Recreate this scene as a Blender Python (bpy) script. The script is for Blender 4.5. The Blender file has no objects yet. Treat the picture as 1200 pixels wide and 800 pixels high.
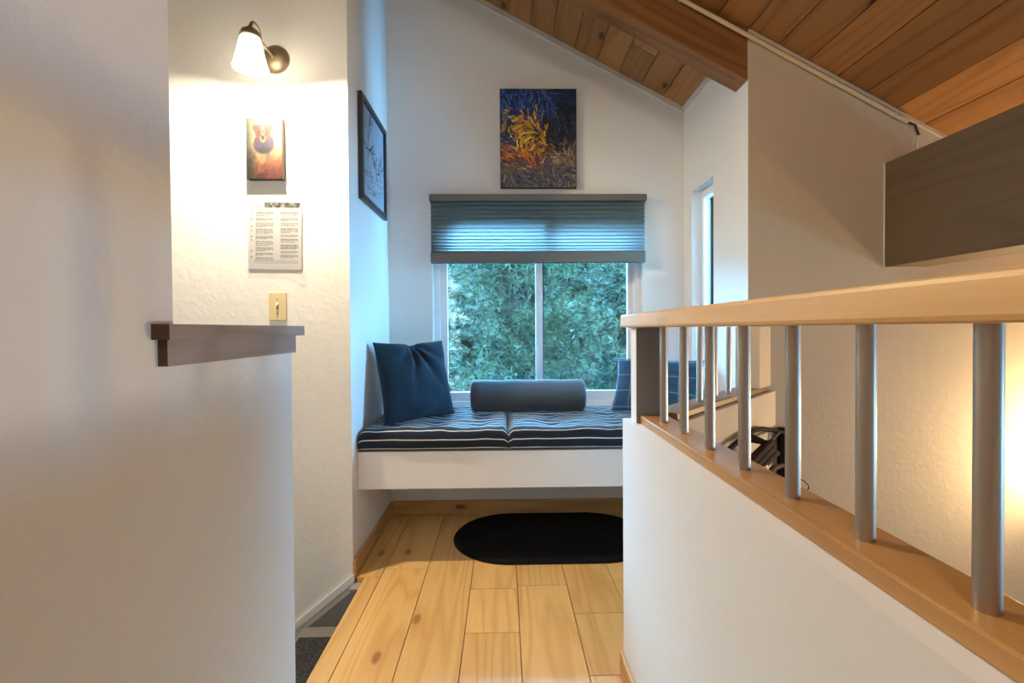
import bpy, bmesh, math, random
import numpy as np
from mathutils import Vector, Matrix, noise as mnoise

random.seed(7)
RNG = np.random.default_rng(11)
SC = bpy.context.scene
COL = SC.collection
R = math.radians

# ------------------------------------------------------------------ camera
F_PX = 550.0
EYE = Vector((0.0, 0.0, 1.03))
YAW, PITCH, ROLL = R(1.04), R(0.80), R(0.40)
SHX, SHY = 0.0, -7.0 / 1200.0
cd = bpy.data.cameras.new('camera')
cam = bpy.data.objects.new('camera', cd)
COL.objects.link(cam)
cd.sensor_width = 36.0
cd.lens = 36.0 * F_PX / 1200.0
cd.shift_x, cd.shift_y = SHX, SHY
cd.clip_start = 0.02
CR = (Matrix.Rotation(-YAW, 3, 'Z') @ Matrix.Rotation(R(90) - PITCH, 3, 'X') @ Matrix.Rotation(-ROLL, 3, 'Z'))
cam.matrix_world = Matrix.Translation(EYE) @ CR.to_4x4()
SC.camera = cam


def ray(px, py):
    return CR @ Vector(((px - 600 + SHX * 1200) / F_PX, -(py - 400 - SHY * 1200) / F_PX, -1.0))


def atY(px, py, Y):
    d = ray(px, py)
    return EYE + d * ((Y - EYE.y) / d.y)


def atX(px, py, X):
    d = ray(px, py)
    return EYE + d * ((X - EYE.x) / d.x)


def atZ(px, py, Z):
    d = ray(px, py)
    return EYE + d * ((Z - EYE.z) / d.z)


# ------------------------------------------------------------------ world and exposure
SC.view_settings.view_transform = 'Standard'
SC.view_settings.look = 'None'
SC.view_settings.gamma = 1.0
SC.view_settings.use_curve_mapping = False
SC.view_settings.exposure = 0.12
W = bpy.data.worlds.new('daylight')
SC.world = W
W.use_nodes = True
bg = W.node_tree.nodes['Background']
bg.inputs['Color'].default_value = (0.20, 0.56, 1.0, 1)
bg.inputs['Strength'].default_value = 100.0



def portal(name, loc, rot, w, h):
    """tells the renderer where daylight enters; gives off no light itself"""
    l = bpy.data.lights.new(name, 'AREA')
    l.shape, l.size, l.size_y = 'RECTANGLE', w, h
    l.cycles.is_portal = True
    o = bpy.data.objects.new(name, l)
    COL.objects.link(o)
    o.location, o.rotation_euler = loc, rot


portal('window_daylight', (.197, 2.76, 1.15), (R(-90), 0, 0), 1.20, 1.16)
portal('side_window_daylight', (1.13, 2.38, 1.24), (0, R(90), 0), 1.06, .28)
portal('added_opening_daylight', (3.41, -.375, .425), (0, R(90), 0), .37, .37)  # unseen opening added in the right outer wall
SCONCE_W = 90.0
HALL_FILL_W = 23.0  # strength of the added, unseen globe lamp
LOWER_W = 58.0


# ------------------------------------------------------------------ mesh helpers
class MB:
    def __init__(self):
        self.v, self.f, self.m, self.sm = [], [], [], []
        self.uv = None

    def add(self, vs, fs, mi=0, smooth=False):
        b = len(self.v)
        self.v += [tuple(p) for p in vs]
        for f in fs:
            self.f.append(tuple(i + b for i in f))
            self.m.append(mi)
            self.sm.append(smooth)
        return self

    def box(self, x0, x1, y0, y1, z0, z1, mi=0, M=None):
        vs = [Vector((x, y, z)) for z in (z0, z1) for y in (y0, y1) for x in (x0, x1)]
        if M is not None:
            vs = [M @ p for p in vs]
        fs = [(0, 2, 3, 1), (4, 5, 7, 6), (0, 1, 5, 4), (2, 6, 7, 3), (0, 4, 6, 2), (1, 3, 7, 5)]
        return self.add(vs, fs, mi)

    def bbox(self, x0, x1, y0, y1, z0, z1, b=0.003, mi=0, M=None):
        """box with chamfered edges"""
        bm = bmesh.new()
        bmesh.ops.create_cube(bm, size=1)
        for p in bm.verts:
            p.co = Vector(((x0 + x1) / 2 + p.co.x * (x1 - x0), (y0 + y1) / 2 + p.co.y * (y1 - y0), (z0 + z1) / 2 + p.co.z * (z1 - z0)))
        bmesh.ops.bevel(bm, geom=list(bm.edges), offset=b, segments=2, affect='EDGES', profile=0.5)
        bm.verts.index_update()
        vs = [M @ p.co if M is not None else p.co.copy() for p in bm.verts]
        fs = [[p.index for p in f.verts] for f in bm.faces]
        bm.free()
        return self.add(vs, fs, mi)

    def prism(self, poly, a0, a1, axis='z', mi=0):
        """poly: 2d points; axis z -> (x,y), axis y -> (x,z), axis x -> (y,z). a0/a1: numbers or functions of the point"""
        def P(p, a):
            a = a(p) if callable(a) else a
            return {'z': (p[0], p[1], a), 'y': (p[0], a, p[1]), 'x': (a, p[0], p[1])}[axis]
        n = len(poly)
        vs = [P(p, a0) for p in poly] + [P(p, a1) for p in poly]
        fs = [tuple(range(n))[::-1], tuple(range(n, 2 * n))] + [(i, (i + 1) % n, n + (i + 1) % n, n + i) for i in range(n)]
        return self.add(vs, fs, mi)

    def tube(self, pts, r, n=10, mi=0, closed=False, caps=True, flat=None):
        pts = [Vector(p) for p in pts]
        rs = r if isinstance(r, (list, tuple)) else [r] * len(pts)
        rings = []
        prev = None
        for i, p in enumerate(pts):
            if closed:
                t = pts[(i + 1) % len(pts)] - pts[i - 1]
            else:
                t = pts[min(i + 1, len(pts) - 1)] - pts[max(i - 1, 0)]
            t.normalize()
            if prev is None:
                up = Vector((0, 0, 1)) if abs(t.z) < .9 else Vector((1, 0, 0))
                a = t.cross(up).normalized()
            else:
                a = (prev - t * prev.dot(t)).normalized()
            prev = a
            b = t.cross(a)
            sx, sy = (1, 1) if flat is None else flat
            rings.append([p + (a * math.cos(k * 2 * math.pi / n) * sx + b * math.sin(k * 2 * math.pi / n) * sy) * rs[i] for k in range(n)])
        vs = [q for rg in rings for q in rg]
        fs = []
        m = len(pts)
        for i in range(m if closed else m - 1):
            j = (i + 1) % m
            for k in range(n):
                fs.append((i * n + k, i * n + (k + 1) % n, j * n + (k + 1) % n, j * n + k))
        self.add(vs, fs, mi, True)
        if caps and not closed:
            self.add(rings[0], [tuple(range(n))[::-1]], mi)
            self.add(rings[-1], [tuple(range(n))], mi)
        return self

    def lathe(self, prof, n=24, M=None, mi=0, closed_ends=True):
        """prof: list of (radius, height) turned about local z"""
        vs = []
        for r, h in prof:
            for k in range(n):
                a = k * 2 * math.pi / n
                p = Vector((r * math.cos(a), r * math.sin(a), h))
                vs.append(M @ p if M is not None else p)
        fs = []
        for i in range(len(prof) - 1):
            for k in range(n):
                fs.append((i * n + k, i * n + (k + 1) % n, (i + 1) * n + (k + 1) % n, (i + 1) * n + k))
        self.add(vs, fs, mi, True)
        return self

    def build(self, name, mats, parent=None, loc=None, rot=None, kind=None):
        me = bpy.data.meshes.new(name)
        me.from_pydata(self.v, [], self.f)
        for m in (mats if isinstance(mats, (list, tuple)) else [mats]):
            me.materials.append(m)
        me.polygons.foreach_set('material_index', self.m)
        me.polygons.foreach_set('use_smooth', self.sm)
        bm = bmesh.new()
        bm.from_mesh(me)
        bmesh.ops.recalc_face_normals(bm, faces=list(bm.faces))
        bm.to_mesh(me)
        bm.free()
        me.update()
        return link(me, name, parent, loc, rot, kind)


def link(me, name, parent=None, loc=None, rot=None, kind=None):
    o = bpy.data.objects.new(name, me)
    COL.objects.link(o)
    if loc is not None:
        o.location = loc
    if rot is not None:
        o.rotation_euler = rot
    if parent is not None:
        o.parent = parent
    if kind:
        o['kind'] = kind
    return o


def thing(name, label, cat, loc=(0, 0, 0), rot=(0, 0, 0), group=None):
    o = link(None, name, None, loc, rot)
    o.empty_display_size = .1
    return tag(o, label, cat, group)


def tag(o, label, cat, group=None):
    o['label'] = label
    o['category'] = cat
    if group:
        o['group'] = group
    return o


def rel(o):
    """move mesh data built in world coordinates so it can sit under a parent that is away from the origin"""
    p = o.parent
    if p is not None:
        o.matrix_parent_inverse = Matrix.LocRotScale(p.location, p.rotation_euler, p.scale).inverted()
    return o


# ------------------------------------------------------------------ materials
def s2l(c):
    return tuple((x / 12.92 if x <= .04045 else ((x + .055) / 1.055) ** 2.4) for x in c)


def rgb(r, g, b):
    return s2l((r / 255, g / 255, b / 255)) + (1.0,)


class NT:
    def __init__(self, name):
        self.mat = bpy.data.materials.new(name)
        self.mat.use_nodes = True
        self.t = self.mat.node_tree
        self.bsdf = self.t.nodes['Principled BSDF']
        self.out = self.t.nodes['Material Output']

    def n(self, kind, **kw):
        nd = self.t.nodes.new(kind)
        for k, v in kw.items():
            if k in nd.inputs:
                nd.inputs[k].default_value = v
            else:
                setattr(nd, k, v)
        return nd

    def l(self, a, b):
        self.t.links.new(a, b)

    def set(self, k, v):
        if hasattr(v, 'is_output'):
            self.l(v, self.bsdf.inputs[k])
        else:
            self.bsdf.inputs[k].default_value = v

    def math(self, op, a, b=None, c=None, clamp=False):
        nd = self.t.nodes.new('ShaderNodeMath')
        nd.operation = op
        nd.use_clamp = clamp
        for i, x in enumerate((a, b, c)):
            if x is None:
                continue
            if hasattr(x, 'is_output'):
                self.l(x, nd.inputs[i])
            else:
                nd.inputs[i].default_value = x
        return nd.outputs[0]

    def mix(self, fac, a, b, mode='MIX'):
        nd = self.t.nodes.new('ShaderNodeMix')
        nd.data_type = 'RGBA'
        nd.blend_type = mode
        for s, x in ((0, fac), (6, a), (7, b)):
            if hasattr(x, 'is_output'):
                self.l(x, nd.inputs[s])
            else:
                nd.inputs[s].default_value = x
        return nd.outputs[2]

    def mapr(self, v, a, b, c=0, d=1, smooth=False):
        nd = self.t.nodes.new('ShaderNodeMapRange')
        if smooth:
            nd.interpolation_type = 'SMOOTHSTEP'
        self.l(v, nd.inputs[0])
        for i, x in enumerate((a, b, c, d)):
            nd.inputs[i + 1].default_value = x
        return nd.outputs[0]

    def bump(self, h, strength, dist):
        nd = self.t.nodes.new('ShaderNodeBump')
        nd.inputs['Strength'].default_value = strength
        nd.inputs['Distance'].default_value = dist
        self.l(h, nd.inputs['Height'])
        self.l(nd.outputs[0], self.bsdf.inputs['Normal'])


def plain(name, col, rough=.5, metal=0.0, **kw):
    m = NT(name)
    m.set('Base Color', col)
    m.set('Roughness', rough)
    m.set('Metallic', metal)
    for k, v in kw.items():
        m.set(k.replace('_', ' '), v)
    return m.mat


def paint(name, col, tex=1.0, rough=.75):
    """hand-trowelled painted plaster"""
    m = NT(name)
    g = m.n('ShaderNodeNewGeometry')
    n1 = m.n('ShaderNodeTexNoise', Scale=26.0, Detail=4.0, Roughness=.55, Distortion=.6)
    m.l(g.outputs['Position'], n1.inputs['Vector'])
    n2 = m.n('ShaderNodeTexNoise', Scale=95.0, Detail=2.0)
    m.l(g.outputs['Position'], n2.inputs['Vector'])
    n3 = m.n('ShaderNodeTexNoise', Scale=1.6, Detail=3.0)
    m.l(g.outputs['Position'], n3.inputs['Vector'])
    h = m.math('ADD', m.mapr(n1.outputs[0], .42, .62), m.math('MULTIPLY', n2.outputs[0], .25))
    m.bump(h, .16 * tex, .006)
    dark = tuple(x * .94 for x in col[:3]) + (1,)
    m.l(m.mix(m.mapr(n3.outputs[0], .35, .65), dark, col), m.bsdf.inputs['Base Color'])
    m.set('Roughness', rough)
    m.set('Specular IOR Level', .25)
    return m.mat


def wood(name, light, dark, knot, axis='y', scale=1.0, rough=.4, spec=.4, ring=1.0, knots=1.0, vary=.25, coat=0.0, gate=.62):
    """grain along one object axis; each piece gets its own offset"""
    m = NT(name)
    tc = m.n('ShaderNodeTexCoord')
    oi = m.n('ShaderNodeObjectInfo')
    off = m.n('ShaderNodeCombineXYZ')
    r = oi.outputs['Random']
    m.l(m.math('MULTIPLY', r, 37.0), off.inputs[0])
    m.l(m.math('MULTIPLY', r, 91.0), off.inputs[1])
    m.l(m.math('MULTIPLY', r, 53.0), off.inputs[2])
    add = m.n('ShaderNodeVectorMath', operation='ADD')
    m.l(tc.outputs['Object'], add.inputs[0])
    m.l(off.outputs[0], add.inputs[1])

    def mapped(along, across):
        mp = m.n('ShaderNodeMapping')
        s = {'x': (along, across, across), 'y': (across, along, across), 'z': (across, across, along)}[axis]
        mp.inputs['Scale'].default_value = [q * scale for q in s]
        m.l(add.outputs[0], mp.inputs['Vector'])
        return mp.outputs[0]
    # growth rings: contour lines of a stretched noise
    nr = m.n('ShaderNodeTexNoise', Scale=1.0, Detail=1.5, Roughness=.45)
    m.l(mapped(.55, 7.0), nr.inputs['Vector'])
    rings = m.math('PINGPONG', m.math('MULTIPLY', nr.outputs[0], 13.0 * ring), 1.0)
    fine = m.n('ShaderNodeTexNoise', Scale=1.0, Detail=4.0, Roughness=.7)
    m.l(mapped(5.0, 190.0), fine.inputs['Vector'])
    big = m.n('ShaderNodeTexNoise', Scale=1.0, Detail=2.0)
    m.l(mapped(1.1, 9.0), big.inputs['Vector'])
    vo = m.n('ShaderNodeTexVoronoi', voronoi_dimensions='2D', Scale=1.0, feature='F1')
    sp = m.n('ShaderNodeSeparateXYZ')
    m.l(mapped(2.1, 4.6), sp.inputs[0])
    al, ac = {'x': (0, (1, 2)), 'y': (1, (0, 2)), 'z': (2, (0, 1))}[axis]
    cb = m.n('ShaderNodeCombineXYZ')
    m.l(sp.outputs[al], cb.inputs[0])
    m.l(m.math('ADD', sp.outputs[ac[0]], sp.outputs[ac[1]]), cb.inputs[1])
    m.l(cb.outputs[0], vo.inputs['Vector'])
    sep = m.n('ShaderNodeSeparateColor')
    m.l(vo.outputs['Color'], sep.inputs[0])
    g2 = m.math('GREATER_THAN', sep.outputs[0], gate)
    kn = m.math('MULTIPLY', m.mapr(vo.outputs['Distance'], .085, .035, 0, 1, True), g2)
    halo = m.math('MULTIPLY', m.mapr(vo.outputs['Distance'], .30, .06, 0, 1, True), g2)
    t = m.math('ADD', m.math('MULTIPLY', m.mapr(rings, .45, .95), .55), m.math('MULTIPLY', m.mapr(fine.outputs[0], .35, .7), .35), clamp=True)
    t = m.math('ADD', t, m.math('MULTIPLY', m.mapr(big.outputs[0], .5, .8), .35), clamp=True)
    c = m.mix(t, light, dark)
    c = m.mix(m.math('MULTIPLY', halo, .45 * knots), c, dark)
    c = m.mix(m.math('MULTIPLY', kn, .9 * knots), c, knot)
    hs = m.n('ShaderNodeHueSaturation')
    m.l(c, hs.inputs['Color'])
    m.l(m.mapr(r, 0, 1, 1 - vary, 1 + vary * .6), hs.inputs['Value'])
    m.l(hs.outputs[0], m.bsdf.inputs['Base Color'])
    m.set('Roughness', rough)
    m.set('Specular IOR Level', spec)
    if coat:
        m.set('Coat Weight', coat)
        m.set('Coat Roughness', .25)
    m.bump(m.math('ADD', rings, fine.outputs[0]), .05, .002)
    return m.mat


def fabric(name, col, scale=700.0, rough=.9, sheen=.3):
    m = NT(name)
    tc = m.n('ShaderNodeTexCoord')
    n1 = m.n('ShaderNodeTexNoise', Scale=scale, Detail=2.0)
    m.l(tc.outputs['Object'], n1.inputs['Vector'])
    n2 = m.n('ShaderNodeTexNoise', Scale=6.0, Detail=3.0)
    m.l(tc.outputs['Object'], n2.inputs['Vector'])
    d = tuple(x * .7 for x in col[:3]) + (1,)
    m.l(m.mix(m.math('MULTIPLY', n1.outputs[0], m.mapr(n2.outputs[0], .3, .7, .6, 1.0)), d, tuple(min(1, x * 1.35) for x in col[:3]) + (1,)), m.bsdf.inputs['Base Color'])
    m.set('Roughness', rough)
    m.set('Sheen Weight', sheen)
    m.set('Specular IOR Level', .2)
    m.bump(n1.outputs[0], .15, .001)
    return m.mat


def glass(name, tint=(1, 1, 1, 1), refl=.08):
    m = NT(name)
    t = m.t
    t.nodes.remove(m.bsdf)
    tr = t.nodes.new('ShaderNodeBsdfTransparent')
    tr.inputs[0].default_value = tint
    gl = t.nodes.new('ShaderNodeBsdfGlossy')
    gl.inputs['Roughness'].default_value = .02
    fr = t.nodes.new('ShaderNodeFresnel')
    fr.inputs['IOR'].default_value = 1.45
    mx = t.nodes.new('ShaderNodeMixShader')
    t.links.new(fr.outputs[0], mx.inputs[0])
    t.links.new(tr.outputs[0], mx.inputs[1])
    t.links.new(gl.outputs[0], mx.inputs[2])
    t.links.new(mx.outputs[0], m.out.inputs[0])
    return m.mat


def printed(name, rough=.6, spec=.3):
    m = NT(name)
    a = m.n('ShaderNodeAttribute', attribute_name='ink')
    m.l(a.outputs['Color'], m.bsdf.inputs['Base Color'])
    m.set('Roughness', rough)
    m.set('Specular IOR Level', spec)
    return m.mat


M = {}
M['wall'] = paint('wall_paint', (0.76, 0.74, 0.70, 1), .62)
M['wall_smooth'] = paint('smooth_wall_paint', (0.76, 0.74, 0.70, 1), .22)
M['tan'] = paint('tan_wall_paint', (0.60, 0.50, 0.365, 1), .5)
M['taupe'] = plain('shaded_post_face', (0.17, 0.145, 0.115, 1), .7)  # shade put into the colour of the railing post's camera-facing side
M['stone'] = plain('grey_stone', (0.30, 0.29, 0.27, 1), .7)
M['white'] = plain('white_trim_paint', (0.74, 0.72, 0.68, 1), .45)
M['trimgrey'] = plain('off_white_trim', (0.60, 0.57, 0.52, 1), .5)
M['vinyl'] = plain('white_vinyl', (0.78, 0.80, 0.82, 1), .35)
M['floor'] = wood('pine_floor', (0.80, 0.495, 0.18, 1), (0.62, 0.33, 0.098, 1), (0.34, 0.14, 0.04, 1), 'y', rough=.34, spec=.45, vary=.10, ring=1.5)
M['base'] = wood('pine_trim', (0.60, 0.33, 0.12, 1), (0.42, 0.20, 0.06, 1), (0.14, 0.05, 0.015, 1), 'x', rough=.45, vary=.1, gate=.4)
M['basey'] = wood('pine_trim_lengthwise', (0.60, 0.33, 0.12, 1), (0.42, 0.20, 0.06, 1), (0.14, 0.05, 0.015, 1), 'y', rough=.45, vary=.1, gate=.4)
M['ceil'] = wood('cedar_ceiling', (0.42, 0.185, 0.055, 1), (0.27, 0.105, 0.027, 1), (0.035, 0.014, 0.006, 1), 'y', rough=.5, vary=.16, gate=.40)
M['beam'] = wood('stained_beam', (0.30, 0.125, 0.035, 1), (0.16, 0.06, 0.016, 1), (0.04, 0.015, 0.006, 1), 'x', rough=.5, vary=.05, knots=.4)
M['darkbeam'] = wood('dark_painted_beam', (0.118, 0.076, 0.038, 1), (0.088, 0.056, 0.027, 1), (0.03, 0.02, 0.012, 1), 'y', rough=.7, vary=.02, knots=.5)
M['rail'] = wood('oak_rail', (0.76, 0.48, 0.20, 1), (0.62, 0.35, 0.13, 1), (0.34, 0.16, 0.05, 1), 'y', rough=.33, spec=.5, knots=.15, vary=.05, ring=.7)
M['oak'] = wood('oak_base_rail', (0.52, 0.27, 0.085, 1), (0.36, 0.165, 0.045, 1), (0.16, 0.06, 0.018, 1), 'y', rough=.3, spec=.5, knots=.3, vary=.05, ring=.8)
M['walnut'] = wood('dark_oak_rail', (0.24, 0.105, 0.038, 1), (0.15, 0.06, 0.02, 1), (0.06, 0.025, 0.01, 1), 'y', rough=.45, spec=.3, knots=.2, vary=.05, ring=.8)
M['capw'] = wood('weathered_shelf_wood', (0.36, 0.28, 0.24, 1), (0.23, 0.165, 0.13, 1), (0.06, 0.035, 0.02, 1), 'y', rough=.5, vary=.03, knots=.8)
M['capend'] = plain('dark_end_grain', (0.06, 0.030, 0.014, 1), .7)
M['groove'] = plain('dark_groove', (0.035, 0.017, 0.008, 1), .9)
M['steel'] = plain('brushed_steel', (0.46, 0.40, 0.33, 1), .40, 1.0)
M['bronze'] = plain('aged_bronze', (0.34, 0.26, 0.17, 1), .45, .85)
M['darkbronze'] = plain('dark_bronze', (0.016, 0.010, 0.008, 1), .8, .0, Specular_IOR_Level=.15)
M['brownblock'] = plain('brown_metal', (0.045, 0.020, 0.014, 1), .75, .0, Specular_IOR_Level=.2)
M['chrome'] = plain('chrome', (0.8, 0.8, 0.8, 1), .12, 1.0)
M['almond'] = plain('almond_plastic', (0.66, 0.53, 0.29, 1), .4)
M['cream'] = plain('cream_plastic', (0.66, 0.53, 0.33, 1), .5)
M['blackframe'] = plain('black_frame', (0.02, 0.02, 0.022, 1), .4)
M['blackedge'] = plain('dark_canvas_edge', (0.05, 0.03, 0.02, 1), .7)
M['glass'] = glass('window_glass', (0.93, 0.97, 0.97, 1))
M['sleeve'] = glass('clear_sleeve', (0.97, 0.97, 0.97, 1))
M['navy'] = fabric('navy_cotton', (0.010, 0.024, 0.038, 1), sheen=.12)
M['slate'] = fabric('slate_cotton', (0.062, 0.074, 0.085, 1), sheen=.3)
M['rug'] = fabric('black_rug_fibre', (0.0035, 0.0035, 0.004, 1), 300, sheen=.0)
M['greytile'] = paint('grey_stair_paint', (0.25, 0.24, 0.22, 1), .5, .6)
M['print'] = printed('printed_surface')
M['paper'] = printed('printed_paper', .7, .2)
M['glosspaint'] = printed('painted_canvas', .45, .35)

# pinstriped mattress ticking: the stripe follows the cloth's own length coordinate
m = NT('striped_ticking')
uv = m.n('ShaderNodeUVMap', uv_map='cloth')
sx = m.n('ShaderNodeSeparateXYZ')
m.l(uv.outputs[0], sx.inputs[0])
fr = m.math('FRACT', m.math('DIVIDE', sx.outputs[1], .040))
st = m.math('LESS_THAN', m.math('ABSOLUTE', m.math('SUBTRACT', fr, .5)), .06)
m.l(m.mix(st, (0.010, 0.016, 0.028, 1), (0.62, 0.60, 0.55, 1)), m.bsdf.inputs['Base Color'])
m.set('Roughness', .85)
m.set('Sheen Weight', .12)
m.set('Specular IOR Level', .2)
M['ticking'] = m.mat

# plaid
m = NT('blue_plaid')
uv = m.n('ShaderNodeUVMap', uv_map='cloth')
sx = m.n('ShaderNodeSeparateXYZ')
m.l(uv.outputs[0], sx.inputs[0])
lines = None
for k in (0, 1):
    fr = m.math('FRACT', m.math('DIVIDE', sx.outputs[k], .085))
    q = m.math('LESS_THAN', m.math('ABSOLUTE', m.math('SUBTRACT', fr, .5)), .03)
    lines = q if lines is None else m.math('MAXIMUM', lines, q)
m.l(m.mix(m.math('MULTIPLY', lines, .6), (0.012, 0.060, 0.13, 1), (0.20, 0.30, 0.38, 1)), m.bsdf.inputs['Base Color'])
m.set('Roughness', .85)
m.set('Sheen Weight', .15)
M['plaid'] = m.mat

# cellular shade cloth: lets daylight through
m = NT('cellular_shade_cloth')
t = m.t
df = m.n('ShaderNodeBsdfDiffuse', Color=(0.20, 0.19, 0.17, 1))
tl = m.n('ShaderNodeBsdfTranslucent', Color=(0.50, 0.50, 0.47, 1))
mx = m.n('ShaderNodeMixShader')
mx.inputs[0].default_value = .6
t.nodes.remove(m.bsdf)
m.l(df.outputs[0], mx.inputs[1])
m.l(tl.outputs[0], mx.inputs[2])
m.l(mx.outputs[0], m.out.inputs[0])
M['shade'] = m.mat
M['shaderail'] = plain('taupe_shade_rail', (0.115, 0.095, 0.075, 1), .5)

# lit opal glass
m = NT('lit_opal_glass')
m.set('Base Color', (0.9, 0.86, 0.78, 1))
m.set('Roughness', .35)
m.set('Emission Color', (1.0, 0.86, 0.62, 1))
m.set('Emission Strength', 15.0)
M['opal'] = m.mat
m = NT('bulb_glow')
m.set('Emission Color', (1.0, 0.82, 0.55, 1))
m.set('Emission Strength', 20.0)
M['bulb'] = m.mat

# ribbed stair mat
m = NT('ribbed_mat_rubber')
g = m.n('ShaderNodeNewGeometry')
ck = m.n('ShaderNodeTexVoronoi', Scale=95.0, feature='F1')
ck.inputs['Randomness'].default_value = .15
m.l(g.outputs['Position'], ck.inputs['Vector'])
m.l(m.mix(m.mapr(ck.outputs['Distance'], .32, .22), (0.010, 0.011, 0.013, 1), (0.16, 0.17, 0.18, 1)), m.bsdf.inputs['Base Color'])
m.set('Roughness', .7)
M['mat'] = m.mat

# ------------------------------------------------------------------ layout numbers (metres)
BACK = 2.62        # window wall
AL, AR = -0.634, 1.015   # alcove side walls
STAIR = 1.955      # wall with the sconce
FRONT = 1.93       # wall right of the alcove
LWALL = -0.48      # near left wall face
CURB = 0.35        # railing wall face
CURB_TOP = 0.765
LOW = -2.4         # lower floor
REAR = -2.4
WEST, EAST = -2.6, 3.3


def roof(x):
    return 2.789 - 0.527 * x


# ------------------------------------------------------------------ structure
def structure(mb, name, mat, parent=None):
    o = mb.build(name, mat, parent)
    if parent is None:
        o['kind'] = 'structure'
    return o


UP = .06
# back wall with window opening
WX0, WX1, WZ0, WZ1 = -0.392, 0.785, 0.585, 1.72
b = MB()
T0, T1 = BACK, BACK + .13
b.prism([(AL - .1, -.3), (WX0, -.3), (WX0, roof(WX0) + UP), (AL - .1, roof(AL - .1) + UP)], T0, T1, 'y')
b.prism([(WX1, -.3), (AR + .12, -.3), (AR + .12, roof(AR + .12) + UP), (WX1, roof(WX1) + UP)], T0, T1, 'y')
b.prism([(WX0, -.3), (WX1, -.3), (WX1, WZ0), (WX0, WZ0)], T0, T1, 'y')
b.prism([(WX0, WZ1), (WX1, WZ1), (WX1, roof(WX1) + UP), (WX0, roof(WX0) + UP)], T0, T1, 'y')
structure(b, 'wall_back', M['wall_smooth'])

b = MB()
b.prism([(STAIR + .105, -.3), (BACK, -.3), (BACK, roof(AL) + .1), (STAIR + .105, roof(AL) + .1)], AL - .1, AL, 'x')
structure(b, 'wall_alcove_left', M['wall_smooth'])

b = MB()
b.prism([(WEST, LOW), (AL, LOW), (AL, roof(AL) + UP), (WEST, roof(WEST) + UP)], STAIR, STAIR + .105, 'y')
structure(b, 'wall_stair', M['wall'])

# alcove right wall with a narrow window
SY0, SY1, SZ0, SZ1 = 2.25, 2.51, 0.72, 1.76
b = MB()
zt = roof(AR) + UP
b.box(AR, AR + .105, FRONT + .10, SY0, -.3, zt)
b.box(AR, AR + .105, SY1, BACK, -.3, zt)
b.box(AR, AR + .105, SY0, SY1, -.3, SZ0)
b.box(AR, AR + .105, SY0, SY1, SZ1, zt)
structure(b, 'wall_alcove_right', M['wall_smooth'])

b = MB()
b.prism([(AR, LOW), (EAST, LOW), (EAST, roof(EAST) + UP), (AR, roof(AR) + UP)], FRONT, FRONT + .10, 'y')
o = structure(b, 'wall_front_right', [M['tan'], M['wall_smooth']])
for p in o.data.polygons:
    if p.normal.x < -.9:
        p.material_index = 1

# near left wall: tall part and half wall guarding the stairs
OPEN_Y = 0.691
HALF_END = 1.069
b = MB()
b.prism([(REAR, -.3), (HALF_END, -.3), (HALF_END, 1.018), (OPEN_Y, 1.018), (OPEN_Y, roof(LWALL) + UP), (REAR, roof(LWALL) + UP)], LWALL - .11, LWALL, 'x')
structure(b, 'wall_left', M['wall'])
b = MB()
b.prism([(WEST, LOW), (LWALL - .11, LOW), (LWALL - .11, roof(LWALL - .11) + UP), (WEST, roof(WEST) + UP)], OPEN_Y - .1, OPEN_Y, 'y')
structure(b, 'wall_stair_near', M['wall'])
b = MB()
b.box(WEST - .1, WEST, REAR, STAIR + .1, LOW, roof(WEST) + .2)
structure(b, 'wall_outer_left', M['wall'])
b = MB()
b.prism([(WEST, LOW), (EAST, LOW), (EAST, roof(EAST) + UP), (WEST, roof(WEST) + UP)], REAR - .1, REAR, 'y')
structure(b, 'wall_rear', M['wall'])
b = MB()
EY0, EY1, EZ0, EZ1 = -.55, -.20, .25, .60  # unseen opening, added and sized to throw sky light on the left wall
for a in ((REAR, EY0, LOW, roof(EAST) + .1), (EY1, FRONT + .1, LOW, roof(EAST) + .1), (EY0, EY1, LOW, EZ0), (EY0, EY1, EZ1, roof(EAST) + .1)):
    b.box(EAST, EAST + .1, *a)
structure(b, 'wall_outer_right', M['tan'])

# railing walls (low)
b = MB()
b.prism([(CURB, REAR), (.47, REAR), (.47, 1.27), (CURB, 1.375)], LOW, CURB_TOP, 'z')
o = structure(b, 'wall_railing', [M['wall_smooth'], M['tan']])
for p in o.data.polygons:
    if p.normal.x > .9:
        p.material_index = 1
b = MB()
b.prism([(CURB, 1.375), (.47, 1.27), (1.13, 1.93), (AR, 1.93), (AR, 1.985), (.405, 1.375)], LOW, CURB_TOP, 'z')
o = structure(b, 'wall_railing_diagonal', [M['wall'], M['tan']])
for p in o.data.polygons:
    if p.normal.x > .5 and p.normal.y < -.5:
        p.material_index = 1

# floor: subfloor with boards
b = MB()
b.box(-.585, CURB, REAR, 1.375, -.2, -.022)
b.prism([(AL, 1.955), (-.585, 1.955), (-.585, 1.375), (CURB, 1.375), (.405, 1.375), (AR, 1.985), (AR, BACK), (AL, BACK)], -.2, -.022, 'z')
floor = structure(b, 'floor', M['groove'])
b = MB()
b.box(WEST, EAST, REAR, STAIR, LOW - .1, LOW)
structure(b, 'floor_lower', M['floor'])

XS = [-.52, -.334, -.139, .048, .248, .44, .632, .824, 1.015]
board_cache = {}


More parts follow.
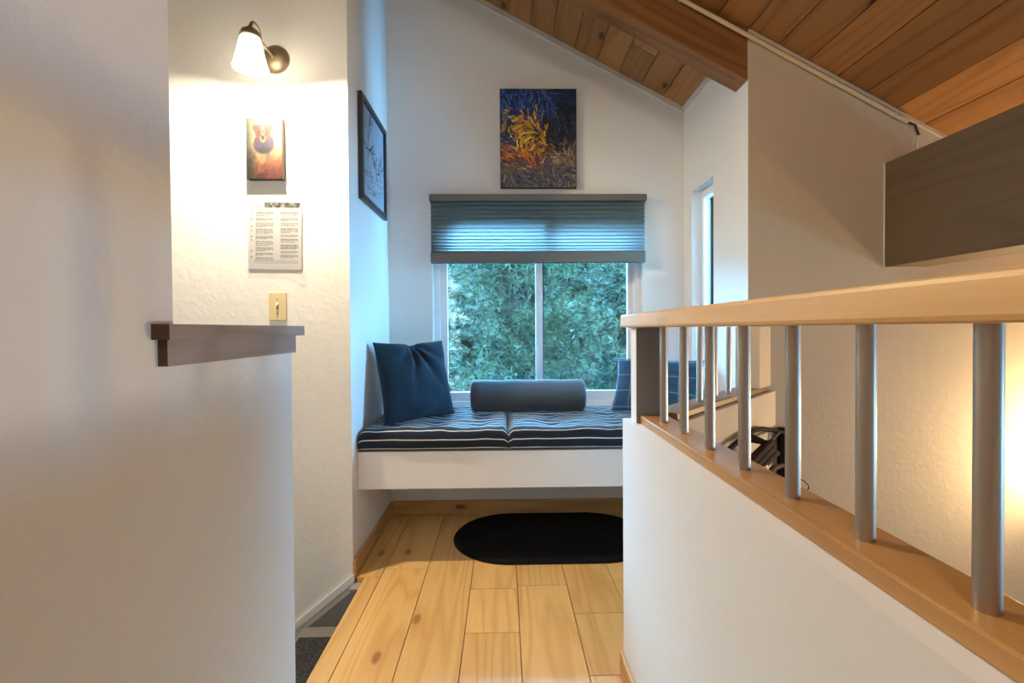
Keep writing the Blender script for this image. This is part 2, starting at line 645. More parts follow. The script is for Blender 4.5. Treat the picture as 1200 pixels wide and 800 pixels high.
def board(x0, x1, y0, y1):
    g = .0012
    k = (round(x1 - x0, 4), round(y1 - y0, 4))
    if k not in board_cache:
        q = MB()
        q.bbox(-(x1 - x0) / 2 + g, (x1 - x0) / 2 - g, -(y1 - y0) / 2 + g, (y1 - y0) / 2 - g, -.022, 0, .0012)
        o = q.build('floor_board', M['floor'], floor)
        board_cache[k] = o.data
    else:
        o = link(board_cache[k], 'floor_board', floor)
    o.location = ((x0 + x1) / 2, (y0 + y1) / 2, 0)


joints = {0: [.35, 2.02], 1: [.9], 2: [.2, 1.58, 1.85], 3: [.75, 1.87], 4: [.4, 1.68, 2.1], 5: [1.2, 1.9], 6: [2.2], 7: [2.3]}
for i in range(len(XS) - 1):
    x0, x1 = XS[i], XS[i + 1]
    ys = REAR
    if x1 > CURB + .06:
        ys = max(1.375, x0 + .97 + .06)
    if x0 < CURB < x1:
        # stops at the railing wall
        board(x0, CURB, REAR, 1.375)
        ys = 1.375
    cuts = [ys] + [j for j in joints.get(i, []) if j > ys + .1] + [BACK - .014]
    for c0, c1 in zip(cuts[:-1], cuts[1:]):
        board(x0, x1, c0, c1)
# nosing along the stair opening and the alcove edge board
board(-.587, -.52, REAR, 0.6)
board(-.587, -.52, 0.6, 1.955)
board(AL + .012, -.52, 1.956, BACK - .014)

# ceiling: roof deck with boards running front to back
b = MB()
XE = AR + .12
b.prism([(WEST - .1, roof(WEST - .1) + .02), (XE, roof(XE) + .02), (XE, roof(XE) + .12), (WEST - .1, roof(WEST - .1) + .12)], REAR - .1, BACK + .13, 'y')
b.prism([(XE, roof(XE) + .02), (EAST + .1, roof(EAST + .1) + .02), (EAST + .1, roof(EAST + .1) + .12), (XE, roof(XE) + .12)], REAR - .1, FRONT + .10, 'y')
ceil = structure(b, 'ceiling', M['groove'])
SL = math.atan(.527)
PITCH_X = .1225
sl_w = PITCH_X / math.cos(SL)


def cboard_mesh(y0, y1):
    q = MB()
    q.bbox(-sl_w / 2 + .0017, sl_w / 2 - .0017, y0, y1, 0, .018, .003)
    return q.build('ceiling_board', M['ceil'], ceil)


x = 1.2616 - PITCH_X * 31
k = 0
protos = {}
while x + PITCH_X < EAST + .1:
    xc = x + PITCH_X / 2
    if x < WEST - .05:
        x += PITCH_X
        continue
    cutsets = [[REAR, -.2, BACK], [REAR, -.6, BACK], [REAR, .1, 2.35, BACK], [REAR, .3, BACK]]
    cs = cutsets[(k * 7) % 4]
    if x > XE - .06:
        cs = [c for c in cs if c < FRONT] + [FRONT + .10]
    for c0, c1 in zip(cs[:-1], cs[1:]):
        key = (c0, c1)
        if key not in protos:
            o = cboard_mesh(c0 + .001, c1 - .001)
            protos[key] = o.data
        else:
            o = link(protos[key], 'ceiling_board', ceil)
        o.location = (xc, 0, roof(xc))
        o.rotation_euler = (0, SL, 0)
    x += PITCH_X
    k += 1

# trims and baseboards
b = MB()
b.prism([(AL, roof(AL)), (AL, roof(AL) - .03), (AR, roof(AR) - .03), (AR, roof(AR))], BACK - .012, BACK, 'y')
structure(b, 'trim_1', M['trimgrey'])
b = MB()
b.prism([(AR - .010, roof(AR - .010)), (AR - .010, roof(AR) - .022), (AR, roof(AR) - .022), (AR, roof(AR))], FRONT + .10, BACK - .012, 'y')
structure(b, 'trim_2', M['trimgrey'])
b = MB()
b.prism([(AR, roof(AR)), (AR, roof(AR) - .016), (EAST, roof(EAST) - .016), (EAST, roof(EAST))], FRONT - .008, FRONT, 'y')
structure(b, 'trim_3', M['tan'])
b = MB()
b.bbox(AL + .014, AR, BACK - .014, BACK, 0, .076, .002)
structure(b, 'baseboard_back', M['base'])
b = MB()
b.bbox(AL, AL + .014, STAIR - .004, BACK, 0, .072, .002)
structure(b, 'baseboard_left', M['basey'])
b = MB()
b.bbox(CURB - .011, CURB, REAR, 1.378, 0, .070, .002)
structure(b, 'baseboard_right', M['basey'])
b = MB()
b.box(AR - .012, AR, 2.0, BACK - .014, 0, .072)
structure(b, 'baseboard_alcove', M['basey'])

# stair skirt on the sconce wall: white moulding, pale strip, grey stringer
SK = .80
b = MB()
b.box(AL + .001, -.588, 1.900, STAIR - .001, -.030, -.021)
structure(b, 'trim_7', M['stone'])


def skirt(z_top, z_bot, y0, name, mat):
    q = MB()
    xr, xl = AL + .008, -2.4
    q.prism([(xr, z_top), (xr, z_bot), (xl, z_bot - SK * (xr - xl)), (xl, z_top - SK * (xr - xl))], y0, STAIR, 'y')
    return structure(q, name, mat)


skirt(.018, -.016, STAIR - .014, 'trim_4', M['white'])
skirt(-.021, -.046, STAIR - .008, 'trim_5', M['trimgrey'])
skirt(-.046, -.40, STAIR - .005, 'trim_6', M['greytile'])

# ------------------------------------------------------------------ stairs
st = thing('staircase', 'grey painted stairs going down behind the half wall', 'stairs', (-.587, 1.3, -.2))
for i in range(8):
    x1 = -.587 - .235 * i
    z = -.2 - .19 * i
    q = MB()
    q.bbox(x1 - .235 - .02, x1, OPEN_Y + .004, STAIR - .006, z - .03, z, .004)
    rel(q.build('tread', M['greytile'], st))
    q = MB()
    q.box(x1 - .016, x1 - .001, OPEN_Y + .004, STAIR - .006, z + .001, z + .158)
    rel(q.build('riser', M['greytile'], st))
q = MB()
q.bbox(-.822, -.606, .95, 1.868, -.1997, -.191, .002)
mt = q.build('stair_mat', M['mat'])
tag(mt, 'black ribbed rubber mat lying on the top grey stair', 'mat')

# ------------------------------------------------------------------ windows


def window_frame(name, x0, x1, z0, z1, y, slider=True):
    w = thing(name, '', '', ((x0 + x1) / 2, y, z0))
    del w['label'], w['category']
    w['kind'] = 'structure'
    fw = .034
    q = MB()
    for a in ((x0, x0 + fw, z0, z1), (x1 - fw, x1, z0, z1), (x0 + fw, x1 - fw, z0, z0 + fw), (x0 + fw, x1 - fw, z1 - fw, z1)):
        q.bbox(a[0], a[1], y, y + .07, a[2], a[3], .004)
    rel(q.build('window_frame', M['vinyl'], w))
    xm = .205
    sw = .040
    # fixed sash (left, set back) and sliding sash (right)
    for i, (a0, a1, yy) in enumerate(((x0 + fw, xm + .02, y + .012), (xm - .008, x1 - fw, y + .038))):
        q = MB()
        ww = sw if i == 0 else .030
        for a in ((a0, a0 + ww, z0 + fw, z1 - fw), (a1 - ww, a1, z0 + fw, z1 - fw), (a0 + ww, a1 - ww, z0 + fw, z0 + fw + .05), (a0 + ww, a1 - ww, z1 - fw - .045, z1 - fw)):
            q.bbox(a[0], a[1], yy, yy + .022, a[2], a[3], .003)
        s = rel(q.build('sash', M['vinyl'], w))
        q = MB()
        q.box(a0 + ww - .004, a1 - ww + .004, yy + .009, yy + .013, z0 + fw + .046, z1 - fw - .04)
        pn = q.build('pane', M['glass'], s)
        pn.matrix_parent_inverse = Matrix.LocRotScale(w.location, w.rotation_euler, w.scale).inverted()
        pn.matrix_parent_inverse = Matrix.Identity(4)
        if i == 1:
            q = MB()
            q.box(a0 + ww, a0 + ww + .006, yy - .004, yy + .012, z0 + fw + .05, z1 - fw - .045)
            gk = q.build('gasket', M['blackframe'], s)
    return w


window_frame('window_1', WX0, WX1, WZ0, WZ1, BACK + .055)

w2 = link(None, 'window_2', None, (AR + .05, (SY0 + SY1) / 2, SZ0), kind='structure')
q = MB()
fw = .03
X0, X1 = AR + .05, AR + .10
for a in ((SY0, SY0 + fw, SZ0, SZ1), (SY1 - fw, SY1, SZ0, SZ1), (SY0 + fw, SY1 - fw, SZ0, SZ0 + fw), (SY0 + fw, SY1 - fw, SZ1 - .045, SZ1)):
    q.bbox(X0, X1, a[0], a[1], a[2], a[3], .003)
rel(q.build('window_frame', M['vinyl'], w2))
q = MB()
q.box(X0 + .02, X0 + .024, SY0 + fw - .003, SY1 - fw + .003, SZ0 + fw - .003, SZ1 - .042)
rel(q.build('pane', M['glass'], w2))

# cellular shade
sh = thing('cellular_shade', 'taupe pleated cellular shade half lowered over the window', 'window shade', (.19, BACK - .03, 1.39))
SX0, SX1 = -.399, .790
ZT, ZB = 1.764, 1.392
q = MB()
q.bbox(SX0, SX1, BACK - .058, BACK - .002, ZT - .036, ZT, .003)
rel(q.build('headrail', M['shaderail'], sh))
q = MB()
q.bbox(SX0 + .004, SX1 - .004, BACK - .050, BACK - .012, ZB, ZB + .062, .006)
rel(q.build('bottom_rail', M['shaderail'], sh))
npl = 14
z_hi, z_lo = ZT - .036, ZB + .060
prof = []
for i in range(npl + 1):
    tt = 1 - (1 - i / npl) ** 1.25
    prof.append((BACK - .018, z_hi + (z_lo - z_hi) * tt))
    if i < npl:
        t2 = 1 - (1 - (i + .5) / npl) ** 1.25
        prof.append((BACK - .046, z_hi + (z_lo - z_hi) * t2))
vs, fs = [], []
for (yy, zz) in prof:
    vs += [(SX0 + .006, yy, zz), (SX1 - .006, yy, zz)]
for i in range(len(prof) - 1):
    fs.append((2 * i, 2 * i + 1, 2 * i + 3, 2 * i + 2))
q = MB().add(vs, fs)
rel(q.build('pleated_cloth', M['shade'], sh))

# ------------------------------------------------------------------ beams
b = MB()
bx0, bx1 = AL + .002, AR
d = .205
b.prism([(bx0, roof(bx0) - .0), (bx0, roof(bx0) - d), (bx1, roof(bx1) - d), (bx1, roof(bx1) - .0)], FRONT + .002, FRONT + .102, 'y')
bo = b.build('ceiling_beam', M['beam'])
# grain along the slope: keep object axes on the slope
rot = Matrix.Rotation(SL, 4, 'Y')
bo.data.transform(rot.inverted())
bo.rotation_euler = (0, SL, 0)
tag(bo, 'brown stained wooden beam sloping along under the plank ceiling', 'beam')

b = MB()
b.bbox(1.586, 1.756, REAR, FRONT - .002, 1.276, 1.707, .004)
db = thing('timber_beam', '', '', (1.671, .0, 1.276))
rel(b.build('timber', M['darkbeam'], db))
b = MB()
b.box(1.583, 1.586, FRONT - .006, FRONT - .001, 1.273, 1.707)
b.box(1.583, 1.756, FRONT - .006, FRONT - .001, 1.273, 1.276)
rel(b.build('caulk_line', M['trimgrey'], db))
tag(db, 'thick dark brown timber beam jutting level from the tan wall', 'beam')

# raceway along the slope of the wall
rw = thing('cable_raceway', 'thin cream cable raceway climbing along the sloping ceiling edge', 'cable raceway', (1.2, FRONT, 2.1))
q = MB()
drop = .035
xr0, xr1 = -.3, 1.672
q.tube([(xr0, FRONT - .012, roof(xr0) - drop), (xr1, FRONT - .012, roof(xr1) - drop)], .0085, 10)
rel(q.build('tube', M['cream'], rw))
for xx in (.45, .73, 1.03, 1.355, 1.615):
    q = MB()
    dx = .004
    q.tube([(xx - dx, FRONT - .012, roof(xx - dx) - drop), (xx + dx, FRONT - .012, roof(xx + dx) - drop)], .0115, 10)
    rel(q.build('clip', M['almond'], rw))
q = MB()
q.tube([(1.668, FRONT - .012, roof(1.672) - drop), (1.695, FRONT - .018, roof(1.672) - drop - .012), (1.712, FRONT - .02, roof(1.672) - drop - .055), (1.708, FRONT - .02, 1.78), (1.70, FRONT - .03, 1.712)], .0038, 6)
rel(q.build('loose_wire', M['cream'], rw))
q = MB()
q.tube([(1.674, FRONT - .012, roof(1.672) - drop - .002), (1.697, FRONT - .019, roof(1.672) - drop - .016), (1.714, FRONT - .02, roof(1.672) - drop - .06)], .005, 6)
rel(q.build('tape', M['blackframe'], rw))

# ------------------------------------------------------------------ railing
ra = thing('railing', 'low railing of oak handrail and steel balusters along the landing', 'railing', (.41, .4, CURB_TOP))
q = MB()
q.bbox(.350, .462, REAR, 1.402, 1.032, 1.070, .006)
rel(q.build('top_rail', M['rail'], ra))
q = MB()
q.bbox(.377, .452, REAR, 1.29, CURB_TOP, CURB_TOP + .023, .003)
rel(q.build('bottom_rail', M['oak'], ra))
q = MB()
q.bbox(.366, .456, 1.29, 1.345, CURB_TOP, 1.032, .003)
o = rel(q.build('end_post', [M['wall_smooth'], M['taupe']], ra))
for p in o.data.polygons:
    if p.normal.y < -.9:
        p.material_index = 1  # side towards the camera coloured darker to stand for shade
q = MB()
q.tube([(0, 0, CURB_TOP + .0225), (0, 0, 1.0325)], .0098, 20, caps=False)
b0 = None
for k in range(-3, 7):
    yy = .389 + .1342 * k
    if b0 is None:
        b0 = q.build('baluster', M['steel'], ra)
        o = b0
    else:
        o = link(b0.data, 'baluster', ra)
    o.location = (.410 - ra.location.x, yy - ra.location.y, -ra.location.z)

rd = thing('railing', 'short diagonal railing of steel balusters between handrail end and tan wall', 'railing', (.75, 1.63, CURB_TOP))
ang = R(45)
DM = Matrix.Translation((.46, 1.345, 0)) @ Matrix.Rotation(R(-45), 4, 'Z')   # local y runs along the diagonal
L = .80
q = MB()
q.bbox(-.052, .052, .0, L + .0, 1.032, 1.070, .006)
o = q.build('top_rail', M['rail'], rd)
o.parent = rd
o.matrix_parent_inverse = Matrix.Translation(rd.location).inverted()
o.matrix_local = o.matrix_parent_inverse @ DM
o.matrix_parent_inverse = Matrix.Identity(4)
q = MB()
q.bbox(-.042, .042, .0, L + .04, CURB_TOP, CURB_TOP + .023, .003)
o2 = q.build('bottom_rail', M['walnut'], rd)
o2.matrix_local = Matrix.Translation(rd.location).inverted() @ DM
for yy in (1.436, 1.528, 1.62, 1.712, 1.804):
    o = link(b0.data, 'baluster', rd)
    o.location = (yy - .885 - rd.location.x, yy - rd.location.y, -rd.location.z)
q = MB()
q.prism([(1.007, 1.828), (1.109, 1.929), (1.018, 1.929), (.985, 1.929), (.943, 1.892)], CURB_TOP + .023, 1.032, 'z')
rel(q.build('end_post', M['tan'], rd))

# ------------------------------------------------------------------ half-wall cap
wc = thing('wooden_ledge', 'weathered brown wood cap board on the half wall by the stairs', 'ledge', (-.5, .87, 1.018))
q = MB()
pts = [(-.455, .648), (-.455, 1.082), (-.612, 1.082), (-.612, OPEN_Y), (LWALL, OPEN_Y), (LWALL, .648)]
q.prism(pts, 1.0185, 1.040, 'z')
o = rel(q.build('cap_board', [M['capw'], M['capend']], wc))
for p in o.data.polygons:
    if p.normal.y < -.9:
        p.material_index = 1
q = MB()
q.box(LWALL, -.4665, .66, 1.063, .981, 1.0185)
o = rel(q.build('apron_trim', [M['capw'], M['capend']], wc))
for p in o.data.polygons:
    if p.normal.y < -.9:
        p.material_index = 1

# ------------------------------------------------------------------ prints
def ink_grid(name, w, h, nu, nv, fn, mat, parent):
    """flat printed sheet in the local xz plane facing -y, colours from fn(u, v), v up; sRGB 0..1"""
    u, v = np.meshgrid(np.linspace(0, 1, nu), np.linspace(0, 1, nv))
    c = np.clip(fn(u, v), 0, 1)
    lin = np.where(c <= .04045, c / 12.92, ((c + .055) / 1.055) ** 2.4)
    co = np.stack([(u - .5) * w, u * 0, (v - .5) * h], -1).reshape(-1, 3)
    idx = np.arange(nu * nv).reshape(nv, nu)
    f = np.stack([idx[:-1, :-1], idx[:-1, 1:], idx[1:, 1:], idx[1:, :-1]], -1).reshape(-1, 4)
    me = bpy.data.meshes.new(name)
    me.from_pydata(co.tolist(), [], f.tolist())
    at = me.color_attributes.new('ink', 'FLOAT_COLOR', 'POINT')
    at.data.foreach_set('color', np.concatenate([lin.reshape(-1, 3), np.ones((nu * nv, 1))], 1).ravel().astype(np.float32))
    me.materials.append(mat)
    me.update()
    return link(me, name, parent)


def vnoise(u, v, f, seed):
    r = np.random.default_rng(seed)
    n = int(f) + 3
    g = r.random((n, n))
    x, y = u * f, v * f
    i, j = np.floor(x).astype(int) % (n - 1), np.floor(y).astype(int) % (n - 1)
    a, b_ = x - np.floor(x), y - np.floor(y)
    a, b_ = a * a * (3 - 2 * a), b_ * b_ * (3 - 2 * b_)
    return (g[j, i] * (1 - a) + g[j, i + 1] * a) * (1 - b_) + (g[j + 1, i] * (1 - a) + g[j + 1, i + 1] * a) * b_


def fbm(u, v, f, seed, o=4):
    return sum(vnoise(u, v, f * 2 ** k, seed + k) * .5 ** k for k in range(o)) / sum(.5 ** k for k in range(o))


def lerp(c, col, m):
    return c * (1 - m[..., None]) + np.array(col) / 255.0 * m[..., None]


def soft(d, w):
    return np.clip(.5 - d / w, 0, 1)


def ell(u, v, cx, cy, rx, ry, w=.25):
    return soft(np.sqrt(((u - cx) / rx) ** 2 + ((v - cy) / ry) ** 2) - 1, w)


# abstract wall canvas in night blue, gold, rust and grey-brown
def abstract(u, v):
    r = np.random.default_rng(12)
    c = np.ones(u.shape + (3,)) * np.array([30, 42, 78]) / 255
    asp = 1.28

    def field(x_, y_):
        x_ += r.normal(0, .05)
        y_ += r.normal(0, .045)
        if y_ > .72:
            return [(30, 52, 122), (48, 78, 140), (24, 36, 84), (70, 100, 140)] if x_ < .74 else [(16, 24, 32), (22, 38, 44), (30, 48, 90)]
        if y_ > .40:
            if x_ < .16:
                return [(40, 66, 104), (30, 44, 78), (150, 120, 40)]
            if x_ < .56:
                return [(216, 160, 28), (196, 140, 24), (236, 186, 50), (180, 112, 26)]
            return [(18, 24, 26), (26, 34, 34), (44, 40, 34), (60, 62, 70)]
        if y_ > .24:
            if x_ < .58:
                return [(196, 96, 36), (172, 74, 30), (214, 130, 52), (110, 60, 36)]
            return [(120, 98, 76), (150, 122, 88), (92, 76, 62)]
        return [(110, 92, 72), (76, 72, 78), (140, 116, 84), (66, 74, 92), (92, 78, 62)]
    for k in range(1500):
        x_, y_ = r.uniform(-.03, 1.03), r.uniform(-.03, 1.03)
        pal = field(x_, y_)
        col = np.array(pal[r.integers(len(pal))]) * r.uniform(.75, 1.15) / 255
        an = .5 + 2.2 * math.sin(x_ * 3.0 + y_ * 4.0) + r.normal(0, .3)
        ca, sa = math.cos(an), math.sin(an)
        dx_, dy_ = (u - x_), (v - y_) * asp
        m_ = (np.abs(dx_ * ca + dy_ * sa) < r.uniform(.03, .06)) & (np.abs(-dx_ * sa + dy_ * ca) < r.uniform(.006, .013))
        c[m_] = col
    return c * (.92 + .16 * fbm(u, v, 30, 2, 2))[..., None]


p0, p1 = atY(585.5, 103.5, BACK - .03), atY(676, 219.5, BACK - .03)
pw, ph = p1.x - p0.x, p0.z - p1.z
pc = ((p0.x + p1.x) / 2, BACK - .03, (p0.z + p1.z) / 2)
pa = thing('wall_canvas', 'abstract blue and gold canvas print hanging above the window shade', 'picture', pc)
q = MB()
q.bbox(-pw / 2, pw / 2, .001, .029, -ph / 2, ph / 2, .002)
q.build('stretcher', M['blackedge'], pa)
ink_grid('printed_face', pw - .003, ph - .003, 150, 192, abstract, M['glosspaint'], pa)


def dog(u, v):
    n1, n2 = fbm(u, v, 4, 5), fbm(u, v, 14, 9)
    c = np.ones(u.shape + (3,)) * np.array([246, 232, 205]) / 255
    c = lerp(c, (150, 150, 132), soft(u - .20 + (n1 - .5) * .25, .30))
    c = lerp(c, (226, 176, 120), soft(v - .42 + (n1 - .5) * .3, .30) * .9)
    c = lerp(c, (196, 110, 66), soft(v - .22 + (n2 - .5) * .4, .25) * soft(.35 - u, .4))
    c = lerp(c, (92, 88, 78), soft(u - .20 + (n2 - .5) * .3, .3) * soft(v - .45, .3))
    c = lerp(c, (120, 66, 40), np.clip((n2 - .55) * 5, 0, 1) * soft(v - .22, .2))
    # body with jacket, legs, bow
    c = lerp(c, (214, 196, 170), ell(u, v, .44, .36, .08, .13))
    c = lerp(c, (190, 170, 150), ell(u, v, .60, .37, .07, .13))
    c = lerp(c, (116, 98, 136), ell(u, v, .49, .54, .28, .13))
    c = lerp(c, (128, 108, 150), ell(u, v, .34, .60, .12, .10))
    c = lerp(c, (128, 108, 150), ell(u, v, .68, .60, .10, .10))
    c = lerp(c, (64, 92, 84), ell(u, v, .50, .47, .15, .045))
    # head
    c = lerp(c, (150, 98, 66), ell(u, v, .28, .83, .10, .055))
    c = lerp(c, (150, 98, 66), ell(u, v, .66, .83, .10, .055))
    c = lerp(c, (176, 116, 82), ell(u, v, .47, .76, .22, .14))
    c = lerp(c, (214, 192, 170), ell(u, v, .47, .80, .055, .10))
    c = lerp(c, (208, 186, 166), ell(u, v, .47, .655, .085, .065))
    c = lerp(c, (62, 50, 46), ell(u, v, .47, .675, .05, .035))
    c = lerp(c, (70, 46, 40), ell(u, v, .36, .77, .035, .022))
    c = lerp(c, (70, 46, 40), ell(u, v, .58, .77, .035, .022))
    for cx in (.36, .58):
        r = np.sqrt(((u - cx) / .095) ** 2 + ((v - .77) / .055) ** 2)
        c = lerp(c, (120, 60, 52), soft(np.abs(r - 1) - .10, .12))
    c = lerp(c, (120, 60, 52), soft(np.abs(v - .775) - .006, .01) * soft(np.abs(u - .47) - .03, .02))
    return np.clip(c, 0, 1) ** 2.1 * (.36 + .10 * n2)[..., None]


p0, p1 = atY(287.8, 137.5, STAIR - .028), atY(331, 209.5, STAIR - .028)
pw, ph = p1.x - p0.x, p0.z - p1.z
dg = thing('dog_canvas', 'small canvas of a dog in glasses below the wall sconce', 'picture', ((p0.x + p1.x) / 2, STAIR - .028, (p0.z + p1.z) / 2))
q = MB()
q.bbox(-pw / 2, pw / 2, .001, .027, -ph / 2, ph / 2, .002)
q.build('stretcher', M['blackedge'], dg)
ink_grid('printed_face', pw - .002, ph - .002, 90, 140, dog, M['print'], dg)


# notice in a clear sleeve
def notice(u, v):
    c = np.ones(u.shape + (3,)) * .74
    r = np.random.default_rng(3)
    head = (u > .30) & (u < .97) & (v > .905) & (v < .985)
    tone = .15 + .40 * vnoise(u, v, 26, 4)
    c[head] = (tone[head])[:, None] * np.array([1, 1, .96])
    # flowing script mark
    s = np.abs(v - (.935 + .018 * np.sin(u * 95) * (u > .10))) < .006
    c[s & (u > .07) & (u < .26)] = .2
    ln = (np.abs(v - .885) < .004) & (u > .03) & (u < .95)
    c[ln] = .45
    for col0, col1 in ((.13, .46), (.60, .93)):
        vv = .845
        while vv > (.14 if col0 < .5 else .17):
            para = r.integers(3, 6)
            for k in range(para):
                if vv < .14:
                    break
                x_ = col0
                end = col1 if k < para - 1 else col0 + (col1 - col0) * r.uniform(.4, .95)
                while x_ < end:
                    w_ = r.uniform(.02, .055)
                    mk = (np.abs(v - vv) < .0048) & (u > x_) & (u < min(x_ + w_, end))
                    c[mk] = r.uniform(.36, .48)
                    x_ += w_ + .008
                vv -= .0155
            vv -= .018
    for vv in (.845, .74, .63, .57, .48, .43, .27, .18):
        c[(np.abs(v - vv) < .010) & (np.abs(u - .055) < .012)] = .25
    for vv in (.13, .112, .094):
        c[(np.abs(v - vv) < .004) & (u > .10) & (u < .93)] = .6
    return c


p0, p1 = atY(290, 235, STAIR - .003), atY(357.5, 320, STAIR - .003)
pw, ph = p1.x - p0.x, p0.z - p1.z
nt = thing('notice_sheet', 'printed notice sheet in a clear sleeve above the light switch', 'notice', ((p0.x + p1.x) / 2, STAIR - .004, (p0.z + p1.z) / 2), (0, R(.8), 0))
o = ink_grid('paper', .216, .279, 150, 230, notice, M['paper'], nt)
o.location = (-.004, 0, .006)
q = MB()
vs, fs = [], []
for i in range(9):
    for j in range(9):
        a, bb = i / 8, j / 8
        curl = .010 * max(0, a - .7) * max(0, .35 - bb) * 12
        vs.append(((a - .5) * pw, -.0015 - curl, (bb - .5) * ph))
for i in range(8):
    for j in range(8):
        fs.append((i * 9 + j, (i + 1) * 9 + j, (i + 1) * 9 + j + 1, i * 9 + j + 1))
q.add(vs, fs, 0, True)
q.build('sleeve', M['sleeve'], nt)


# framed line-drawn print on the alcove wall
def lines(u, v):
    c = np.ones(u.shape + (3,)) * np.array([.60, .62, .66])
    r = np.random.default_rng(8)
    c *= (.95 + .1 * fbm(u, v, 6, 3))[..., None]

    def stroke(x, y, a, ln, w, depth):
        for k in range(int(ln / .012)):
            x += math.cos(a) * .012
            y += math.sin(a) * .012
            a += r.normal(0, .13)
            m_ = (u - x) ** 2 + (v - y) ** 2 < w * w
            c[m_] = .22
            if depth and r.random() < .16:
                stroke(x, y, a + r.choice([-1, 1]) * r.uniform(.4, 1.0), ln * r.uniform(.3, .6), w * .8, depth - 1)
    stroke(.20, .55, .7, .45, .009, 2)
    stroke(.25, .45, 1.2, .5, .008, 2)
    stroke(.65, .35, 1.5, .5, .008, 2)
    for k in range(70):
        x_, y_ = r.uniform(.12, .9), r.uniform(.10, .36)
        w_ = r.uniform(.02, .07)
        c[(np.abs(v - y_) < .004) & (np.abs(u - x_) < w_)] = .42
    return c


X = AL + .004
f0, f1 = atX(419, 112, X), atX(450.5, 256, X)
g0, g1 = atX(421.5, 236, X), atX(449, 148, X)
ya, yb = (f0.y + g0.y) / 2, (f1.y + g1.y) / 2
za, zb = (f0.z + g1.z) / 2, (g0.z + f1.z) / 2
fp = thing('framed_print', 'black framed line drawing hung on the alcove side wall', 'picture', (AL + .001, (ya + yb) / 2, (za + zb) / 2), (0, 0, R(90)))
# local x runs to -y of the world (towards the room), local -y faces +x
hw, hh = (yb - ya) / 2, (za - zb) / 2
q = MB()
fwid = .026
for a in ((-hw, -hw + fwid, -hh, hh), (hw - fwid, hw, -hh, hh), (-hw + fwid, hw - fwid, -hh, -hh + fwid), (-hw + fwid, hw - fwid, hh - fwid, hh)):
    q.bbox(a[0], a[1], -.020, 0, a[2], a[3], .002)
q.build('frame', M['blackframe'], fp)
o = ink_grid('drawing', (hw - fwid) * 2, (hh - fwid) * 2, 150, 150, lines, M['paper'], fp)
o.location = (0, -.008, 0)

# ------------------------------------------------------------------ light switch
s0, s1 = atY(315.3, 342.5, STAIR), atY(336.8, 375.5, STAIR)
sw = thing('light_switch', 'almond light switch plate under the notice sheet', 'light switch', ((s0.x + s1.x) / 2, STAIR, (s0.z + s1.z) / 2))
q = MB()
q.bbox(-.0355, .0355, -.006, 0, -.058, .058, .003)
q.build('plate', M['almond'], sw)
q = MB()
q.bbox(-.005, .005, -.0075, -.005, -.012, .012, .0008)
q.build('slot', M['capw'], sw)
q = MB()
q.bbox(-.0038, .0038, -.017, -.005, -.003, .009, .0015, M=Matrix.Rotation(R(-25), 4, 'X'))
q.build('toggle', M['white'], sw)
for zz in (-.030, .030):
    q = MB()
    q.lathe([(0, 0), (.003, 0), (.003, .0015), (0, .0018)], 10, Matrix.Translation((0, -.006, zz)) @ Matrix.Rotation(R(90), 4, 'X'))
    q.build('screw', M['bronze'], sw)

# ------------------------------------------------------------------ wall sconce
bp = atY(323, 70, STAIR)
axis_p = atY(293.5, 60, STAIR - .19)
sc = thing('wall_sconce', 'bronze gooseneck wall sconce with a lit white glass shade', 'wall lamp', (bp.x, STAIR, bp.z))
dx = axis_p.x - bp.x
YA = -.19


def zrel(py):
    return atY(293.5, py, STAIR - .19).z - bp.z


q = MB()
q.lathe([(0, .026), (.018, .026), (.034, .022), (.048, .014), (.056, .006), (.058, 0)], 32, Matrix.Rotation(R(90), 4, 'X'))
q.build('backplate', M['bronze'], sc)
q = MB()
q.lathe([(0, .034), (.006, .033), (.008, .026)], 12, Matrix.Rotation(R(90), 4, 'X'))
q.build('finial', M['bronze'], sc)
q = MB()
ztop = zrel(21)
zcap = zrel(34)
pts = []
for t in np.linspace(0, 1, 26):
    # out from the plate, up, over and down into the cap
    if t < .45:
        f_ = t / .45
        k_ = f_ * f_ * (3 - 2 * f_)
        hx, zz = .12 + .50 * f_, zcap * (.05 + .95 * k_)
    else:
        a = (t - .45) / .55 * math.pi
        hx, zz = .81 - .19 * math.cos(a), zcap + math.sin(a) * (ztop - zcap)
    pts.append((dx * hx, YA * hx, zz))
pts.insert(0, (0, -.02, 0))
q.tube(pts, .0062, 10)
q.build('arm', M['bronze'], sc)
T = Matrix.Translation((dx, YA, 0))
z1 = zrel(43)
q = MB()
q.lathe([(0, zcap + .008), (.010, zcap + .007), (.014, zcap), (.022, zcap - .004), (.030, zcap - .010), (.033, zcap - .020), (.037, zcap - .026), (.037, z1 - .006), (0, z1 - .006)], 28, T)
q.build('socket_cap', M['bronze'], sc)
zr = zrel(80)
q = MB()
hgt = z1 - zr
outer = [(.030, z1), (.036, z1 - .12 * hgt), (.042, z1 - .35 * hgt), (.048, z1 - .6 * hgt), (.055, z1 - .85 * hgt), (.061, zr)]
q.lathe(outer + [(r_ - .003, z_) for r_, z_ in outer[::-1]], 32, T)
q.build('glass_shade', M['opal'], sc)
q = MB()
zb_ = zr + .040
q.lathe([(0, zb_ - .03), (.014, zb_ - .026), (.024, zb_ - .012), (.027, zb_), (.024, zb_ + .014), (.014, zb_ + .032), (.012, zb_ + .05), (0, zb_ + .05)], 20, T)
q.build('bulb', M['bulb'], sc)
ld = bpy.data.lights.new('sconce_light', 'POINT')
ld.energy = SCONCE_W
ld.color = (1.0, .85, .63)
ld.shadow_soft_size = .02
lo = bpy.data.objects.new('sconce_light', ld)
COL.objects.link(lo)
lo.parent = sc
